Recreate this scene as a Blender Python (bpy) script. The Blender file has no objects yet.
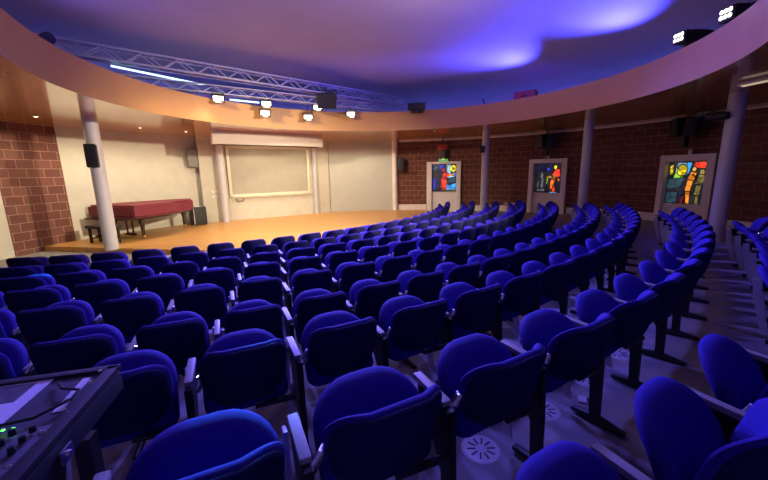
import bpy, bmesh, math, random
from math import sin, cos, pi, radians, atan2, hypot, sqrt
from mathutils import Vector, Matrix
random.seed(4)
C = bpy.context.scene.collection
sc = bpy.context.scene
V = Vector
# ------------------------------------------------------------------ layout
CAM = V((0, 0, 1.83)); F = 346.105; PITCH = 0.1927; ROLL = -0.0202
RC = V((0.0645, 7.4687))            # centre of the round hall
RW = 9.727                           # wall
RF = 5.468                           # opening in the ceiling
RCOL = 7.3586                        # ring of columns
ZS, ZF = 3.296, 3.937                # ring soffit, top of fascia
K0 = V((-6.851, 14.2004))            # centre of the seat rows

def pol(a, r, z=None):
    a = radians(a); x, y = RC.x + r*cos(a), RC.y + r*sin(a)
    return V((x, y)) if z is None else V((x, y, z))

def cone(x, y):
    R = hypot(x-K0.x, y-K0.y)
    return 0.168 + 0.0549*(min(max(R, 9.35), 16.6)-14.842)

def ground(x, y):
    r = hypot(x-RC.x, y-RC.y); c = cone(x, y)
    t = min(1, max(0, (r-6.6)/2.2)); t = t*t*(3-2*t)
    p = c*.35 if c > 0 else c
    return c*(1-t)+p*t

# ------------------------------------------------------------------ materials
def nt(name):
    m = bpy.data.materials.new(name); m.use_nodes = True
    return m, m.node_tree.nodes, m.node_tree.links, m.node_tree.nodes['Principled BSDF']

def setp(b, **k):
    for n, v in k.items():
        n = n.replace('_', ' ')
        if n in b.inputs: b.inputs[n].default_value = v

def mat(name, col, rough=.5, metal=0, noise=0, scale=20, bump=0, bscale=60, spec=None, coat=0):
    m, N, L, b = nt(name)
    setp(b, Base_Color=(*col, 1), Roughness=rough, Metallic=metal)
    if spec is not None: setp(b, Specular_IOR_Level=spec)
    if coat: setp(b, Coat_Weight=coat, Coat_Roughness=.08)
    tc = N.new('ShaderNodeTexCoord')
    if noise:
        n = N.new('ShaderNodeTexNoise'); n.inputs['Scale'].default_value = scale; n.inputs['Detail'].default_value = 4
        L.new(tc.outputs['Object'], n.inputs['Vector'])
        r = N.new('ShaderNodeValToRGB')
        r.color_ramp.elements[0].position = .3; r.color_ramp.elements[1].position = .7
        r.color_ramp.elements[0].color = (*[c*(1-noise) for c in col], 1)
        r.color_ramp.elements[1].color = (*[min(1, c*(1+noise)) for c in col], 1)
        L.new(n.outputs['Fac'], r.inputs['Fac']); L.new(r.outputs['Color'], b.inputs['Base Color'])
    if bump:
        n2 = N.new('ShaderNodeTexNoise'); n2.inputs['Scale'].default_value = bscale
        L.new(tc.outputs['Object'], n2.inputs['Vector'])
        bp = N.new('ShaderNodeBump'); bp.inputs['Strength'].default_value = bump; bp.inputs['Distance'].default_value = .01
        L.new(n2.outputs['Fac'], bp.inputs['Height']); L.new(bp.outputs['Normal'], b.inputs['Normal'])
    return m

def emis(name, col, s):
    m, N, L, b = nt(name)
    setp(b, Base_Color=(*[c*.3 for c in col], 1), Emission_Color=(*col, 1), Emission_Strength=s, Roughness=.4)
    return m

def brick_mat():
    m, N, L, b = nt('red_block_masonry')
    uv = N.new('ShaderNodeUVMap')
    br = N.new('ShaderNodeTexBrick')
    br.inputs['Color1'].default_value = (.155, .052, .038, 1); br.inputs['Color2'].default_value = (.205, .075, .055, 1)
    br.inputs['Mortar'].default_value = (.42, .25, .19, 1)
    br.inputs['Scale'].default_value = 1; br.inputs['Mortar Size'].default_value = .0085
    br.inputs['Mortar Smooth'].default_value = .3; br.inputs['Bias'].default_value = 0
    br.inputs['Brick Width'].default_value = .40; br.inputs['Row Height'].default_value = .235
    L.new(uv.outputs['UV'], br.inputs['Vector'])
    n = N.new('ShaderNodeTexNoise'); n.inputs['Scale'].default_value = 5; n.inputs['Detail'].default_value = 6
    L.new(uv.outputs['UV'], n.inputs['Vector'])
    mx = N.new('ShaderNodeMix'); mx.data_type = 'RGBA'; mx.blend_type = 'MULTIPLY'; mx.inputs['Factor'].default_value = .45
    L.new(br.outputs['Color'], mx.inputs['A']); L.new(n.outputs['Color'], mx.inputs['B'])
    g = N.new('ShaderNodeMix'); g.data_type = 'RGBA'; g.blend_type = 'ADD'; g.inputs['Factor'].default_value = .0
    L.new(mx.outputs['Result'], b.inputs['Base Color'])
    setp(b, Roughness=.85)
    bp = N.new('ShaderNodeBump'); bp.inputs['Strength'].default_value = .5; bp.inputs['Distance'].default_value = .01; bp.invert = True
    L.new(br.outputs['Fac'], bp.inputs['Height']); L.new(bp.outputs['Normal'], b.inputs['Normal'])
    return m

def wood_floor():
    m, N, L, b = nt('stage_parquet')
    tc = N.new('ShaderNodeTexCoord')
    br = N.new('ShaderNodeTexBrick')
    br.inputs['Color1'].default_value = (.62, .33, .10, 1); br.inputs['Color2'].default_value = (.56, .29, .085, 1)
    br.inputs['Mortar'].default_value = (.42, .2, .06, 1); br.inputs['Mortar Size'].default_value = .003
    br.inputs['Scale'].default_value = 1; br.inputs['Brick Width'].default_value = 1.2; br.inputs['Row Height'].default_value = .09
    L.new(tc.outputs['Object'], br.inputs['Vector']); L.new(br.outputs['Color'], b.inputs['Base Color'])
    setp(b, Roughness=.38)
    return m

def carpet():
    m, N, L, b = nt('grey_carpet')
    tc = N.new('ShaderNodeTexCoord')
    n = N.new('ShaderNodeTexNoise'); n.inputs['Scale'].default_value = 1.6; n.inputs['Detail'].default_value = 5; n.inputs['Roughness'].default_value = .6
    L.new(tc.outputs['Object'], n.inputs['Vector'])
    r = N.new('ShaderNodeValToRGB'); r.color_ramp.elements[0].position = .3; r.color_ramp.elements[1].position = .72
    r.color_ramp.elements[0].color = (.21, .20, .205, 1); r.color_ramp.elements[1].color = (.29, .275, .28, 1)
    L.new(n.outputs['Fac'], r.inputs['Fac']); L.new(r.outputs['Color'], b.inputs['Base Color'])
    n2 = N.new('ShaderNodeTexNoise'); n2.inputs['Scale'].default_value = 400
    L.new(tc.outputs['Object'], n2.inputs['Vector'])
    bp = N.new('ShaderNodeBump'); bp.inputs['Strength'].default_value = .4; bp.inputs['Distance'].default_value = .004
    L.new(n2.outputs['Fac'], bp.inputs['Height']); L.new(bp.outputs['Normal'], b.inputs['Normal'])
    setp(b, Roughness=.8)
    return m

M = dict(
    brick=brick_mat(), parquet=wood_floor(), carpet=carpet(),
    fabric=mat('blue_seat_fabric', (.018, .007, .23), .8, noise=.15, scale=90, bump=.25, bscale=700, spec=.25),
    shell=mat('blue_back_fabric', (.007, .007, .065), .85, noise=.15, scale=90, bump=.25, bscale=700, spec=.2),
    black=mat('black_metal', (.012, .012, .014), .45, spec=.4),
    blackmat=mat('black_paint', (.015, .015, .018), .6, noise=.2, scale=30),
    armpad=mat('grey_arm_pad', (.29, .28, .26), .42, noise=.08, scale=40),
    chrome=mat('brushed_steel', (.62, .62, .64), .3, 1, noise=.06, scale=80),
    tablet=mat('pale_laminate', (.52, .51, .54), .4, noise=.05, scale=30),
    white=mat('white_plaster', (.52, .50, .43), .85, noise=.05, scale=3, bump=.08, bscale=40),
    blueish=mat('pale_wall_paint', (.47, .48, .45), .8, noise=.04, scale=2),
    cream=mat('cream_lacquer', (.64, .61, .47), .5, noise=.03, scale=8),
    screen=mat('grey_screen_cloth', (.35, .33, .28), .8, noise=.04, scale=4),
    case=mat('screen_housing', (.62, .57, .52), .6, noise=.03, scale=6),
    column=mat('lilac_grey_column', (.50, .49, .54), .5, noise=.05, scale=5),
    fascia=mat('peach_gloss_paint', (.46, .23, .085), .5, noise=.05, scale=2),
    soffit=mat('varnished_orange_soffit', (.62, .29, .085), .16, noise=.08, scale=1.5, coat=.7),
    ceiling=mat('pale_ceiling', (.36, .33, .39), .7, noise=.04, scale=1.2, bump=.05, bscale=12),
    truss=mat('aluminium_truss', (.46, .45, .56), .4, .35, noise=.05, scale=30),
    frame=mat('pale_grey_frame', (.80, .72, .72), .6, noise=.05, scale=6),
    panel=mat('white_door_panel', (.78, .71, .70), .6, noise=.04, scale=5),
    skirting=mat('white_skirting', (.78, .71, .70), .6, noise=.05, scale=6),
    red=mat('red_quilted_cover', (.19, .025, .045), .75, noise=.15, scale=12, bump=.4, bscale=14),
    ebony=mat('black_lacquer', (.02, .015, .014), .2, spec=.6),
    brass=mat('brass', (.75, .52, .2), .3, 1, noise=.05),
    grey=mat('grey_speaker', (.17, .16, .155), .6, noise=.08, scale=30),
    paper=mat('white_paper', (.72, .72, .76), .7, noise=.03, scale=30),
    paperpic=mat('printed_photo', (.10, .09, .13), .5, noise=.5, scale=25),
    felt=mat('dark_case_lining', (.055, .05, .065), .7, noise=.2, scale=40),
    mixer=mat('mixer_panel_grey', (.085, .085, .11), .45, noise=.1, scale=20),
    maroon=mat('red_lit_maroon', (.28, .02, .09), .5, noise=.1, scale=10),  # red light falling on the rim box, put into its base colour
    tabletop=mat('white_tabletop', (.75, .73, .76), .4, noise=.03),
    signred=mat('red_sign_plastic', (.5, .05, .03), .4, noise=.05),
    lens=emis('lamp_lens', (1, .87, .62), 9), led=emis('led_lens', (.85, .95, .80), 5),
    downlight=emis('downlight_lens', (1, .8, .5), 12),
    exitg=emis('green_sign', (.12, .5, .12), .7), exity=emis('sign_glow', (.7, .6, .12), .9),
    ledg=emis('green_led', (.1, 1, .1), 4), cove=emis('blue_led_tube', (.07, .13, 1), 15),
    cove2=emis('pale_tube', (.5, .75, 1), 2.2),
    tube=emis('warm_tube', (1, .75, .5), .5),
)
M['tan_panel'] = mat('varnished_ceiling_panel', (.36, .21, .13), .35, noise=.08, scale=3)
GLASS = {}
def glass(name, col, st):
    """backlit coloured glass: small leaded pieces of uneven tone"""
    m, N, L, b = nt(name)
    tc = N.new('ShaderNodeTexCoord'); vo = N.new('ShaderNodeTexVoronoi'); vo.feature = 'DISTANCE_TO_EDGE'; vo.inputs['Scale'].default_value = 5.5
    v2 = N.new('ShaderNodeTexVoronoi'); v2.inputs['Scale'].default_value = 5.5
    L.new(tc.outputs['Object'], vo.inputs['Vector']); L.new(tc.outputs['Object'], v2.inputs['Vector'])
    r = N.new('ShaderNodeMapRange'); r.inputs['From Min'].default_value = .02; r.inputs['From Max'].default_value = .05; r.inputs['To Min'].default_value = .04
    L.new(vo.outputs['Distance'], r.inputs['Value'])
    bw = N.new('ShaderNodeRGBToBW'); L.new(v2.outputs['Color'], bw.inputs['Color'])
    r2 = N.new('ShaderNodeMapRange'); r2.inputs['From Min'].default_value = .2; r2.inputs['From Max'].default_value = .8; r2.inputs['To Min'].default_value = .45*st; r2.inputs['To Max'].default_value = 1.25*st
    L.new(bw.outputs['Val'], r2.inputs['Value'])
    mu = N.new('ShaderNodeMath'); mu.operation = 'MULTIPLY'; L.new(r.outputs['Result'], mu.inputs[0]); L.new(r2.outputs['Result'], mu.inputs[1])
    setp(b, Base_Color=(*[c*.2 for c in col], 1), Emission_Color=(*col, 1), Roughness=.3)
    L.new(mu.outputs['Value'], b.inputs['Emission Strength'])
    return m
for n, c, s in [('red', (1, .05, .02), 1.05), ('darkred', (.55, .03, .03), .6), ('orange', (1, .28, .02), 1.0), ('yellow', (1, .78, .02), 1.0), ('lime', (.3, .75, .05), .8),
                ('sky', (.05, .42, 1), 1.0), ('pale', (.35, .75, 1), .9), ('blue', (.05, .06, .9), .85), ('navy', (.03, .04, .16), .35), ('teal', (.06, .16, .22), .55),
                ('olive', (.42, .34, .10), .6), ('lead', (.01, .01, .015), .15), ('grey', (.30, .32, .36), .45), ('flesh', (.9, .5, .12), .8), ('smoke', (.035, .035, .055), .5)]:
    GLASS[n] = glass('stained_glass_'+n, c, s)

# ------------------------------------------------------------------ mesh helpers
def obj(name, bm, m, parent=None, smooth=True, loc=None, flat_angle=None):
    me = bpy.data.meshes.new(name)
    bmesh.ops.recalc_face_normals(bm, faces=bm.faces)
    bm.to_mesh(me); bm.free()
    for k in (m if isinstance(m, (list, tuple)) else [m]): me.materials.append(k)
    if smooth:
        for p in me.polygons: p.use_smooth = True
        me.set_sharp_from_angle(angle=radians(35))
    o = bpy.data.objects.new(name, me); C.objects.link(o)
    if parent: o.parent = parent
    if loc is not None: o.location = loc
    return o

def tag(o, label, cat=None, group=None, kind=None):
    if label: o['label'] = label
    if cat: o['category'] = cat
    if group: o['group'] = group
    if kind: o['kind'] = kind
    return o

def struct(name, bm, m, label=None, smooth=True):
    o = obj(name, bm, m, None, smooth); o['kind'] = 'structure'
    if label: o['label'] = label
    o['category'] = name.split('_')[0]
    return o

def thing(name, label, cat, loc=(0, 0, 0), rz=0, group=None):
    o = bpy.data.objects.new(name, None); C.objects.link(o); o.empty_display_size = .1
    o.location = loc; o.rotation_euler = (0, 0, rz)
    return tag(o, label, cat, group)

def box(bm, c, s, rot=None, bev=0, mi=0):
    t = bmesh.new(); bmesh.ops.create_cube(t, size=1)
    bmesh.ops.scale(t, vec=s, verts=t.verts)
    if bev: bmesh.ops.bevel(t, geom=t.edges[:], offset=bev, segments=2, affect='EDGES', profile=.7)
    Mx = Matrix.Translation(c) @ (rot.to_4x4() if rot is not None else Matrix())
    merge(bm, t, Mx, mi); return bm

def merge(bm, t, Mx=Matrix(), mi=0):
    vm = {v: bm.verts.new(Mx @ v.co) for v in t.verts}
    for f in t.faces:
        try:
            g = bm.faces.new([vm[v] for v in f.verts]); g.material_index = mi
        except ValueError: pass
    t.free()

def tube(bm, pts, r, n=8, cap=True):
    pts = [V(p) for p in pts]; rings = []
    prev = None
    for i, p in enumerate(pts):
        d = (pts[min(i+1, len(pts)-1)]-pts[max(i-1, 0)]).normalized()
        up = V((0, 0, 1)) if abs(d.z) < .95 else V((1, 0, 0))
        a = d.cross(up).normalized()
        if prev is not None and a.dot(prev) < 0: a = -a
        prev = a; b = d.cross(a)
        rr = r[i] if isinstance(r, (list, tuple)) else r
        rings.append([bm.verts.new(p+rr*(cos(2*pi*k/n)*a+sin(2*pi*k/n)*b)) for k in range(n)])
    for A_, B_ in zip(rings, rings[1:]):
        for k in range(n): bm.faces.new([A_[k], A_[(k+1) % n], B_[(k+1) % n], B_[k]])
    if cap:
        bm.faces.new(rings[0][::-1]); bm.faces.new(rings[-1])
    return bm

def lathe(bm, prof, n=24, c=(0, 0, 0), Mx=Matrix()):
    rings = []
    T = Matrix.Translation(c) @ Mx
    for r, z in prof:
        if r < 1e-6: rings.append([bm.verts.new(T @ V((0, 0, z)))])
        else: rings.append([bm.verts.new(T @ V((r*cos(2*pi*k/n), r*sin(2*pi*k/n), z))) for k in range(n)])
    for A_, B_ in zip(rings, rings[1:]):
        for k in range(n):
            a, b2 = A_[k % len(A_)], A_[(k+1) % len(A_)]; c2, d = B_[(k+1) % len(B_)], B_[k % len(B_)]
            vs = []
            for v in (a, b2, c2, d):
                if v not in vs: vs.append(v)
            if len(vs) > 2: bm.faces.new(vs)
    return bm

def prism(bm, poly, z0, z1, Mx=Matrix(), mi=0, bev=0):
    t = bmesh.new()
    a = [t.verts.new((x, y, z0)) for x, y in poly]; b = [t.verts.new((x, y, z1)) for x, y in poly]
    t.faces.new(a[::-1]); t.faces.new(b)
    n = len(poly)
    for k in range(n): t.faces.new([a[k], a[(k+1) % n], b[(k+1) % n], b[k]])
    if bev: bmesh.ops.bevel(t, geom=[e for e in t.edges if abs(e.verts[0].co.z-e.verts[1].co.z) < 1e-6], offset=bev, segments=2, affect='EDGES')
    merge(bm, t, Mx, mi); return bm

def ring_poly(w, h, ct, cb, n=7):
    """rounded rectangle in x,z: centred in x, from z=0 to z=h; ct/cb corner radii top/bottom"""
    pts = []
    for cx, cz, r, a0 in ((w/2-cb, cb, cb, -90), (w/2-ct, h-ct, ct, 0), (-w/2+ct, h-ct, ct, 90), (-w/2+cb, cb, cb, 180)):
        for k in range(n):
            a = radians(a0+90*k/(n-1)); pts.append((cx+r*cos(a), cz+r*sin(a)))
    return pts

def pillow(w, h, ct, cb, th, deform, edge=.45):
    """upholstered pad: outline in x-z, thickness along y, rounded rim, then deform(x,y,z)"""
    bm = bmesh.new(); P = ring_poly(w, h, ct, cb); cz = h*.5; n = len(P)
    S = [1, .985, .95, .86, .62, .32]
    def ring(s, y): return [bm.verts.new(deform(x*s, y, cz+(z-cz)*s)) for x, z in P]
    def t(s): return th/2*((1-s**14)**.5*edge*2 if s > .86 else edge*2*.97+(1-edge*2*.97)*(1-(s/.86)**2))
    rim = ring(1, 0)
    for sg in (1, -1):
        prev = rim
        for s in S[1:]:
            cur = ring(s, sg*t(s))
            for k in range(n):
                q = [prev[k], prev[(k+1) % n], cur[(k+1) % n], cur[k]]
                bm.faces.new(q if sg > 0 else q[::-1])
            prev = cur
        cv = bm.verts.new(deform(0, sg*th/2, cz))
        for k in range(n): bm.faces.new([prev[k], prev[(k+1) % n], cv])
    return bm

def arc_wall(name, a0, a1, z0, z1, m, r=RW, label=None, thick=.2, step=2.0, zf=None):
    """upright band of the round wall with thickness outwards; UV in metres"""
    bm = bmesh.new(); uvl = bm.loops.layers.uv.new('UVMap')
    n = max(1, int(abs(a1-a0)/step)); cols = []
    for i in range(n+1):
        a = a0+(a1-a0)*i/n; row = []
        for rr in (r, r+thick):
            p = pol(a, rr)
            b0 = z0 if zf is None else zf(*pol(a, r))+z0
            row.append((bm.verts.new((p.x, p.y, b0)), bm.verts.new((p.x, p.y, z1 if zf is None or z1 > 2 else b0+z1-z0))))
        cols.append((row, radians(a)*r))
    def quad(vs, uvs):
        f = bm.faces.new(vs)
        for l, u in zip(f.loops, uvs): l[uvl].uv = u
    for (A_, ua), (B_, ub) in zip(cols, cols[1:]):
        for k in (0, 1):
            quad([A_[k][0], B_[k][0], B_[k][1], A_[k][1]], [(ua, A_[k][0].co.z), (ub, B_[k][0].co.z), (ub, B_[k][1].co.z), (ua, A_[k][1].co.z)])
        for j in (0, 1):
            quad([A_[0][j], B_[0][j], B_[1][j], A_[1][j]], [(ua, 0), (ub, 0), (ub, thick), (ua, thick)])
    for (A_, ua) in (cols[0], cols[-1]):
        quad([A_[0][0], A_[1][0], A_[1][1], A_[0][1]], [(0, 0), (thick, 0), (thick, z1), (0, z1)])
    return struct(name, bm, m, label)

# ------------------------------------------------------------------ room shell
WT = 3.42
arc_wall('wall_right', -75, 86.0, -.4, WT, M['brick'], label='dark red block wall curving along the right side of the hall')
arc_wall('wall_stage', 86.0, 163.4, -.4, WT, M['white'], r=RW, label='plain cream wall curving behind the wooden stage')
arc_wall('wall_left', 163.4, 172.3, -.4, WT, M['brick'], label='strip of red block wall left of the stage')
arc_wall('wall_back', 172.3, 285, -.4, WT, M['white'], label='pale wall running on past the left edge')
# pale wall right of the stage panel is a separate sheet of wall in front of the round wall
arc_wall('wall_side', 87.6, 105.6, -.2, ZS, M['blueish'], r=RW-.06, thick=.05, label='pale grey wall between stage panel and right pilaster')

def disc_mesh(rs, zf, n=72, flip=False, hole=False):
    bm = bmesh.new(); rings = []
    for r in rs:
        if r == 0: rings.append([bm.verts.new((RC.x, RC.y, zf(RC.x, RC.y, 0)))]); continue
        ring = []
        for k in range(n):
            p = pol(360*k/n, r); ring.append(bm.verts.new((p.x, p.y, zf(p.x, p.y, r))))
        rings.append(ring)
    for A_, B_ in zip(rings, rings[1:]):
        for k in range(n):
            if len(A_) == 1: bm.faces.new([A_[0], B_[k], B_[(k+1) % n]])
            else: bm.faces.new([A_[k], B_[k], B_[(k+1) % n], A_[(k+1) % n]])
    return bm

struct('floor', disc_mesh([0, 1, 2, 3, 4, 5, 5.8, 6.4, 7, 7.5, 8, 8.5, 9, 9.4, RW+.15], lambda x, y, r: ground(x, y), 96), M['carpet'], 'dark grey carpeted floor sloping down to the stage')

# stage platform : inside the hall and within 8.75 m of the row centre
def stage():
    pts = []; RS = 9.0
    n = 80
    far = []
    for k in range(n+1):                       # front edge arc
        a = -1.75+1.9*k/n
        p = V((K0.x+RS*cos(a), K0.y+RS*sin(a)))
        an = math.degrees(atan2(p.y-RC.y, p.x-RC.x)) % 360
        if (p-RC).length < RW+.05 and an < 170.5: far.append(p)
    a0 = atan2(far[-1].y-RC.y, far[-1].x-RC.x); a1 = radians(169.8)
    if a1 < a0: a1 += 2*pi
    for k in range(1, 60):
        a = a0+(a1-a0)*k/60; far.append(V((RC.x+(RW+.05)*cos(a), RC.y+(RW+.05)*sin(a))))
    return [(p.x, p.y) for p in far]
bm = bmesh.new(); prism(bm, stage(), -.32, 0)
s = struct('floor_stage', bm, M['parquet'], 'low stage platform of honey coloured wood', smooth=False)

# ring soffit, fascia, upper ledge as one ring-shaped bulkhead
def lathe_ring(prof, n=144):
    bm = bmesh.new(); rings = [[bm.verts.new((*pol(360*k/n, r), z)) for k in range(n)] for r, z in prof]
    for A_, B_ in zip(rings, rings[1:]):
        for k in range(n): bm.faces.new([A_[k], A_[(k+1) % n], B_[(k+1) % n], B_[k]])
    return bm
struct('ceiling_ring', lathe_ring([(RF, ZS), (RW+.2, ZS)]), M['soffit'], 'glossy orange varnished ring of lower ceiling around the opening')
struct('trim_fascia', lathe_ring([(RF, ZS), (RF, ZF), (RF+.12, ZF), (RF+.12, ZF-.22), (8.4, ZF-.22)]), M['fascia'], 'smooth peach coloured curved band round the ceiling opening')
ZC = 5.35
struct('ceiling', lathe_ring([(8.35, ZF-.22), (8.35, 4.35), (8.15, 4.62), (7.6, 4.80), (6.5, 4.98), (5, 5.14), (3.5, 5.26), (2, 5.33), (.6, 5.37), (.001, 5.37)]), M['ceiling'], 'shallow domed upper ceiling washed in blue and violet light')
# thin pale trim line between soffit and brick wall, skirting
def arc_tube(name, a0, a1, r, z, rad, m, label, step=2):
    n = int((a1-a0)/step); bm = bmesh.new()
    tube(bm, [pol(a0+(a1-a0)*k/n, r, z) for k in range(n+1)], rad, 6)
    return struct(name, bm, m, label)
arc_tube('trim_1', -60, 85.5, RW-.03, ZS-.03, .03, M['frame'], 'thin pale edge strip where the block wall meets the ring')
for i, (a0, a1) in enumerate([(-60, 15.2), (23.6, 41.3), (51.0, 67.9), (77.9, 85.9)]):
    arc_wall('baseboard_right' if i == 0 else 'baseboard_right.%03d' % i, a0, a1, -.02, .26, M['skirting'], r=RW-.05, thick=.06, zf=(lambda x, y: 0.0) if i == 3 else ground,
             label=['white skirting right of the third window', 'white skirting between second and third windows', 'white skirting between first and second windows', 'short white skirting between stage and first window'][i])

# columns
def column(a, label, R_=RCOL, r=.13):
    p = pol(a, R_); g = ground(p.x, p.y)
    if hypot(p.x-K0.x, p.y-K0.y) < 8.78: g = 0
    bm = bmesh.new(); lathe(bm, [(0, g-.01), (r, g-.01), (r, ZS+.01), (0, ZS+.01)], 28, (p.x, p.y, 0))
    o = obj('column', bm, M['column']); tag(o, label, 'column', 'round columns under the ceiling ring'); o['kind'] = 'structure'
for a, l in [(168.7, 'lilac grey round column standing in front of the covered piano'), 
             (57.9, 'round column between the first and second stained glass windows'), (30.2, 'round column between the second and third stained glass windows'), (1.0, 'thick looking round column right of the third stained glass window')]:
    column(a, l, RCOL, .155 if a == 168.7 else (.15 if a == 1.0 else .14))
column(135.1, 'grey round column left of the big framed screen', 8.98, .125)
column(110.0, 'grey round column right of the big framed screen', 9.33, .10)
# white pilaster where stage wall meets brick
bm = bmesh.new(); p = pol(86.9, RW-.12); lathe(bm, [(0, 0), (.12, 0), (.12, ZS), (0, ZS)], 24, (p.x, p.y, 0))
struct('trim_2', bm, M['frame'], 'pale round pilaster at the right end of the stage wall')

# stage panel : flat wall across the back of the stage
A1, A2 = V((-7.04, 13.63)), pol(105.8, 9.62)
D = (A2-A1).normalized(); NRM = V((D.y, -D.x))          # towards the hall
if NRM.dot(RC-A1) < 0: NRM = -NRM
PL = (A2-A1).length
def pan(u, d, z): q = A1+D*u+NRM*d; return V((q.x, q.y, z))
ROTP = Matrix(((D.x, NRM.x, 0), (D.y, NRM.y, 0), (0, 0, 1)))
bm = bmesh.new(); box(bm, pan(PL/2, -.12, ZS/2), (PL, .24, ZS), ROTP)
struct('wall_panel', bm, M['white'], 'flat cream wall panel standing forward at the back of the stage')
# ------------------------------------------------------------------ framed screen on the panel
def u_at(p):  # project
    return (V(p[:2])-A1).dot(D)
u0, u1 = .98, PL-1.0
z0, z1 = .95, 3.0
t = thing('framed_screen', 'large grey projection surface in a cream frame on the stage panel', 'screen', pan((u0+u1)/2, .0, z0), atan2(D.y, D.x))
w = u1-u0; hh = z1-z0
bm = bmesh.new(); box(bm, (0, -.03, hh/2), (w-.1, .03, hh-.1)); obj('screen_cloth', bm, M['screen'], t, False)
bm = bmesh.new()
for c, s_ in (((-w/2+.05, -.045, hh/2), (.11, .09, hh)), ((w/2-.05, -.045, hh/2), (.11, .09, hh)), ((0, -.045, .06), (w, .09, .12)), ((0, -.045, hh-.05), (w, .09, .1))):
    box(bm, c, s_, None, .012)
obj('frame', bm, M['cream'], t)
bm = bmesh.new(); box(bm, (0, -.06, -.03), (w+.1, .12, .025), None, .006); obj('ledge', bm, M['cream'], t)
bm = bmesh.new(); tube(bm, [(-w/2+.25, -.06, -.04), (-w/2+.25, -.08, -.16), (-w/2+.5, -.08, -.16), (-w/2+.5, -.06, -.04)], .015, 6); obj('pull_handle', bm, M['black'], t)
# projection screen housing on the columns
cA, cB = pol(141.6, 7.08), pol(111.2, 7.08); dd = (cB-cA)
rz = atan2(dd.y, dd.x)
t = thing('screen_housing', 'long pale box of a roll-down screen hung above the framed screen', 'screen', ((cA.x+cB.x)/2, (cA.y+cB.y)/2, ZS-.44), rz)
L_ = dd.length+.22
bm = bmesh.new(); box(bm, (0, 0, .22), (L_, .24, .43), None, .02); obj('casing', bm, M['case'], t)
bm = bmesh.new(); box(bm, (0, 0, -.008), (L_-.3, .05, .03), None, .006); obj('bottom_bar', bm, M['black'], t)
for sx in (-1, 1):
    bm = bmesh.new(); box(bm, (sx*(L_/2), 0, .22), (.03, .26, .45), None, .008); obj('end_cap', bm, M['case'], t)

# switches
for k, (u, z) in enumerate([(.35, 1.2), (.50, 1.2), (.35, 1.02), (.50, 1.02)]):
    t = tag(obj('wall_switch', box(bmesh.new(), (0, 0, 0), (.1, .03, .1), None, .006), M['paper'], None, True, pan(u, .015, z)),
            ['upper left', 'upper right', 'lower left', 'lower right'][k]+' white switch plate on the stage panel beside the left column', 'switch', 'four switch plates on the stage panel')
    t.rotation_euler.z = atan2(D.y, D.x)
    obj('rocker', box(bmesh.new(), (0, -.018, 0), (.05, .012, .06), None, .004), M['case'], t)

# ------------------------------------------------------------------ stained glass windows
def window(i, a0, a1, ga0, ga1, zt, gt, gb, art, label):
    P0, P1 = pol(a0, RW-.03), pol(a1, RW-.03)          # left to right seen from inside: angle falls
    d = (P1-P0).normalized(); n = V((d.y, -d.x))
    if n.dot(RC-P0) < 0: n = -n
    Lw = (P1-P0).length
    def inter(a):
        q = pol(a, RW)-RC; o = RC
        # intersect ray RC + s*q with line P0 + u*d
        den = q.x*d.y-q.y*d.x
        s_ = ((P0.x-o.x)*d.y-(P0.y-o.y)*d.x)/den
        return (o+q*s_-P0).dot(d)
    g0, g1 = max(.16, inter(ga0)), min(Lw-.14, inter(ga1))
    fl = ground(*((P0+P1)/2))
    mid = (P0+P1)/2
    t = thing('window_%d' % i, label, 'window', (P0.x, P0.y, 0), atan2(d.y, d.x)); t['kind'] = 'structure'
    s = 1 if n.dot(V((-d.y, d.x))) > 0 else -1           # inward along local y
    Y = lambda v: v*s
    bm = bmesh.new()
    for c, z in (((g0)/2, g0), ((Lw+g1)/2, Lw-g1)):
        box(bm, (c, Y(.06), (zt+fl)/2), (z, .22, zt-fl), None, .01)
    box(bm, ((g0+g1)/2, Y(.06), (zt+gt)/2), (g1-g0, .22, zt-gt), None, .01)
    obj('frame', bm, M['frame'], t)
    bm = bmesh.new()
    box(bm, ((g0+g1)/2, Y(.0), (gb+fl)/2), (g1-g0, .06, gb-fl), None, .004)
    obj('lower_panel', bm, M['panel'], t)
    bm = bmesh.new(); box(bm, ((g0+g1)/2, Y(.03), gb+.02), (g1-g0, .1, .05), None, .008); obj('sill', bm, M['blackmat'] if i == 1 else M['frame'], t)
    gw, gh = g1-g0, gt-gb
    bm = bmesh.new(); used = []
    def mi(k):
        if k not in used: used.append(k)
        return used.index(k)
    box(bm, ((g0+g1)/2, Y(-.04), (gt+gb)/2), (gw, .01, gh), None, 0, mi(art[0][0]))
    lev = .002
    for col, poly in art[1:]:
        vs = [bm.verts.new((g0+u*gw, Y(-.034+lev), gb+v*gh)) for u, v in poly]
        f = bm.faces.new(vs); f.material_index = mi(col); lev += .0012
    me_o = obj('stained_glass', bm, [GLASS[k] for k in used], t, False)
    tag(me_o, 'leaded stained glass pane')
    # lead cames
    return t, (g0, g1, gt, gb, s)
def circ(x, y, r, n=14, asp=1): return [(x+r*cos(2*pi*k/n), y+r*asp*sin(2*pi*k/n)) for k in range(n)]
def lead(poly_list, grow=.022):
    """add a dark came round each piece"""
    out = [poly_list[0]]
    for col, p in poly_list[1:]:
        cx = sum(q[0] for q in p)/len(p); cy = sum(q[1] for q in p)/len(p)
        o = []
        for x, y in p:
            l = hypot(x-cx, y-cy) or 1
            o.append((min(.995, max(.005, x+(x-cx)/l*grow)), min(.995, max(.005, y+(y-cy)/l*grow))))
        out.append(('lead', o)); out.append((col, p))
    return out
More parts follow.
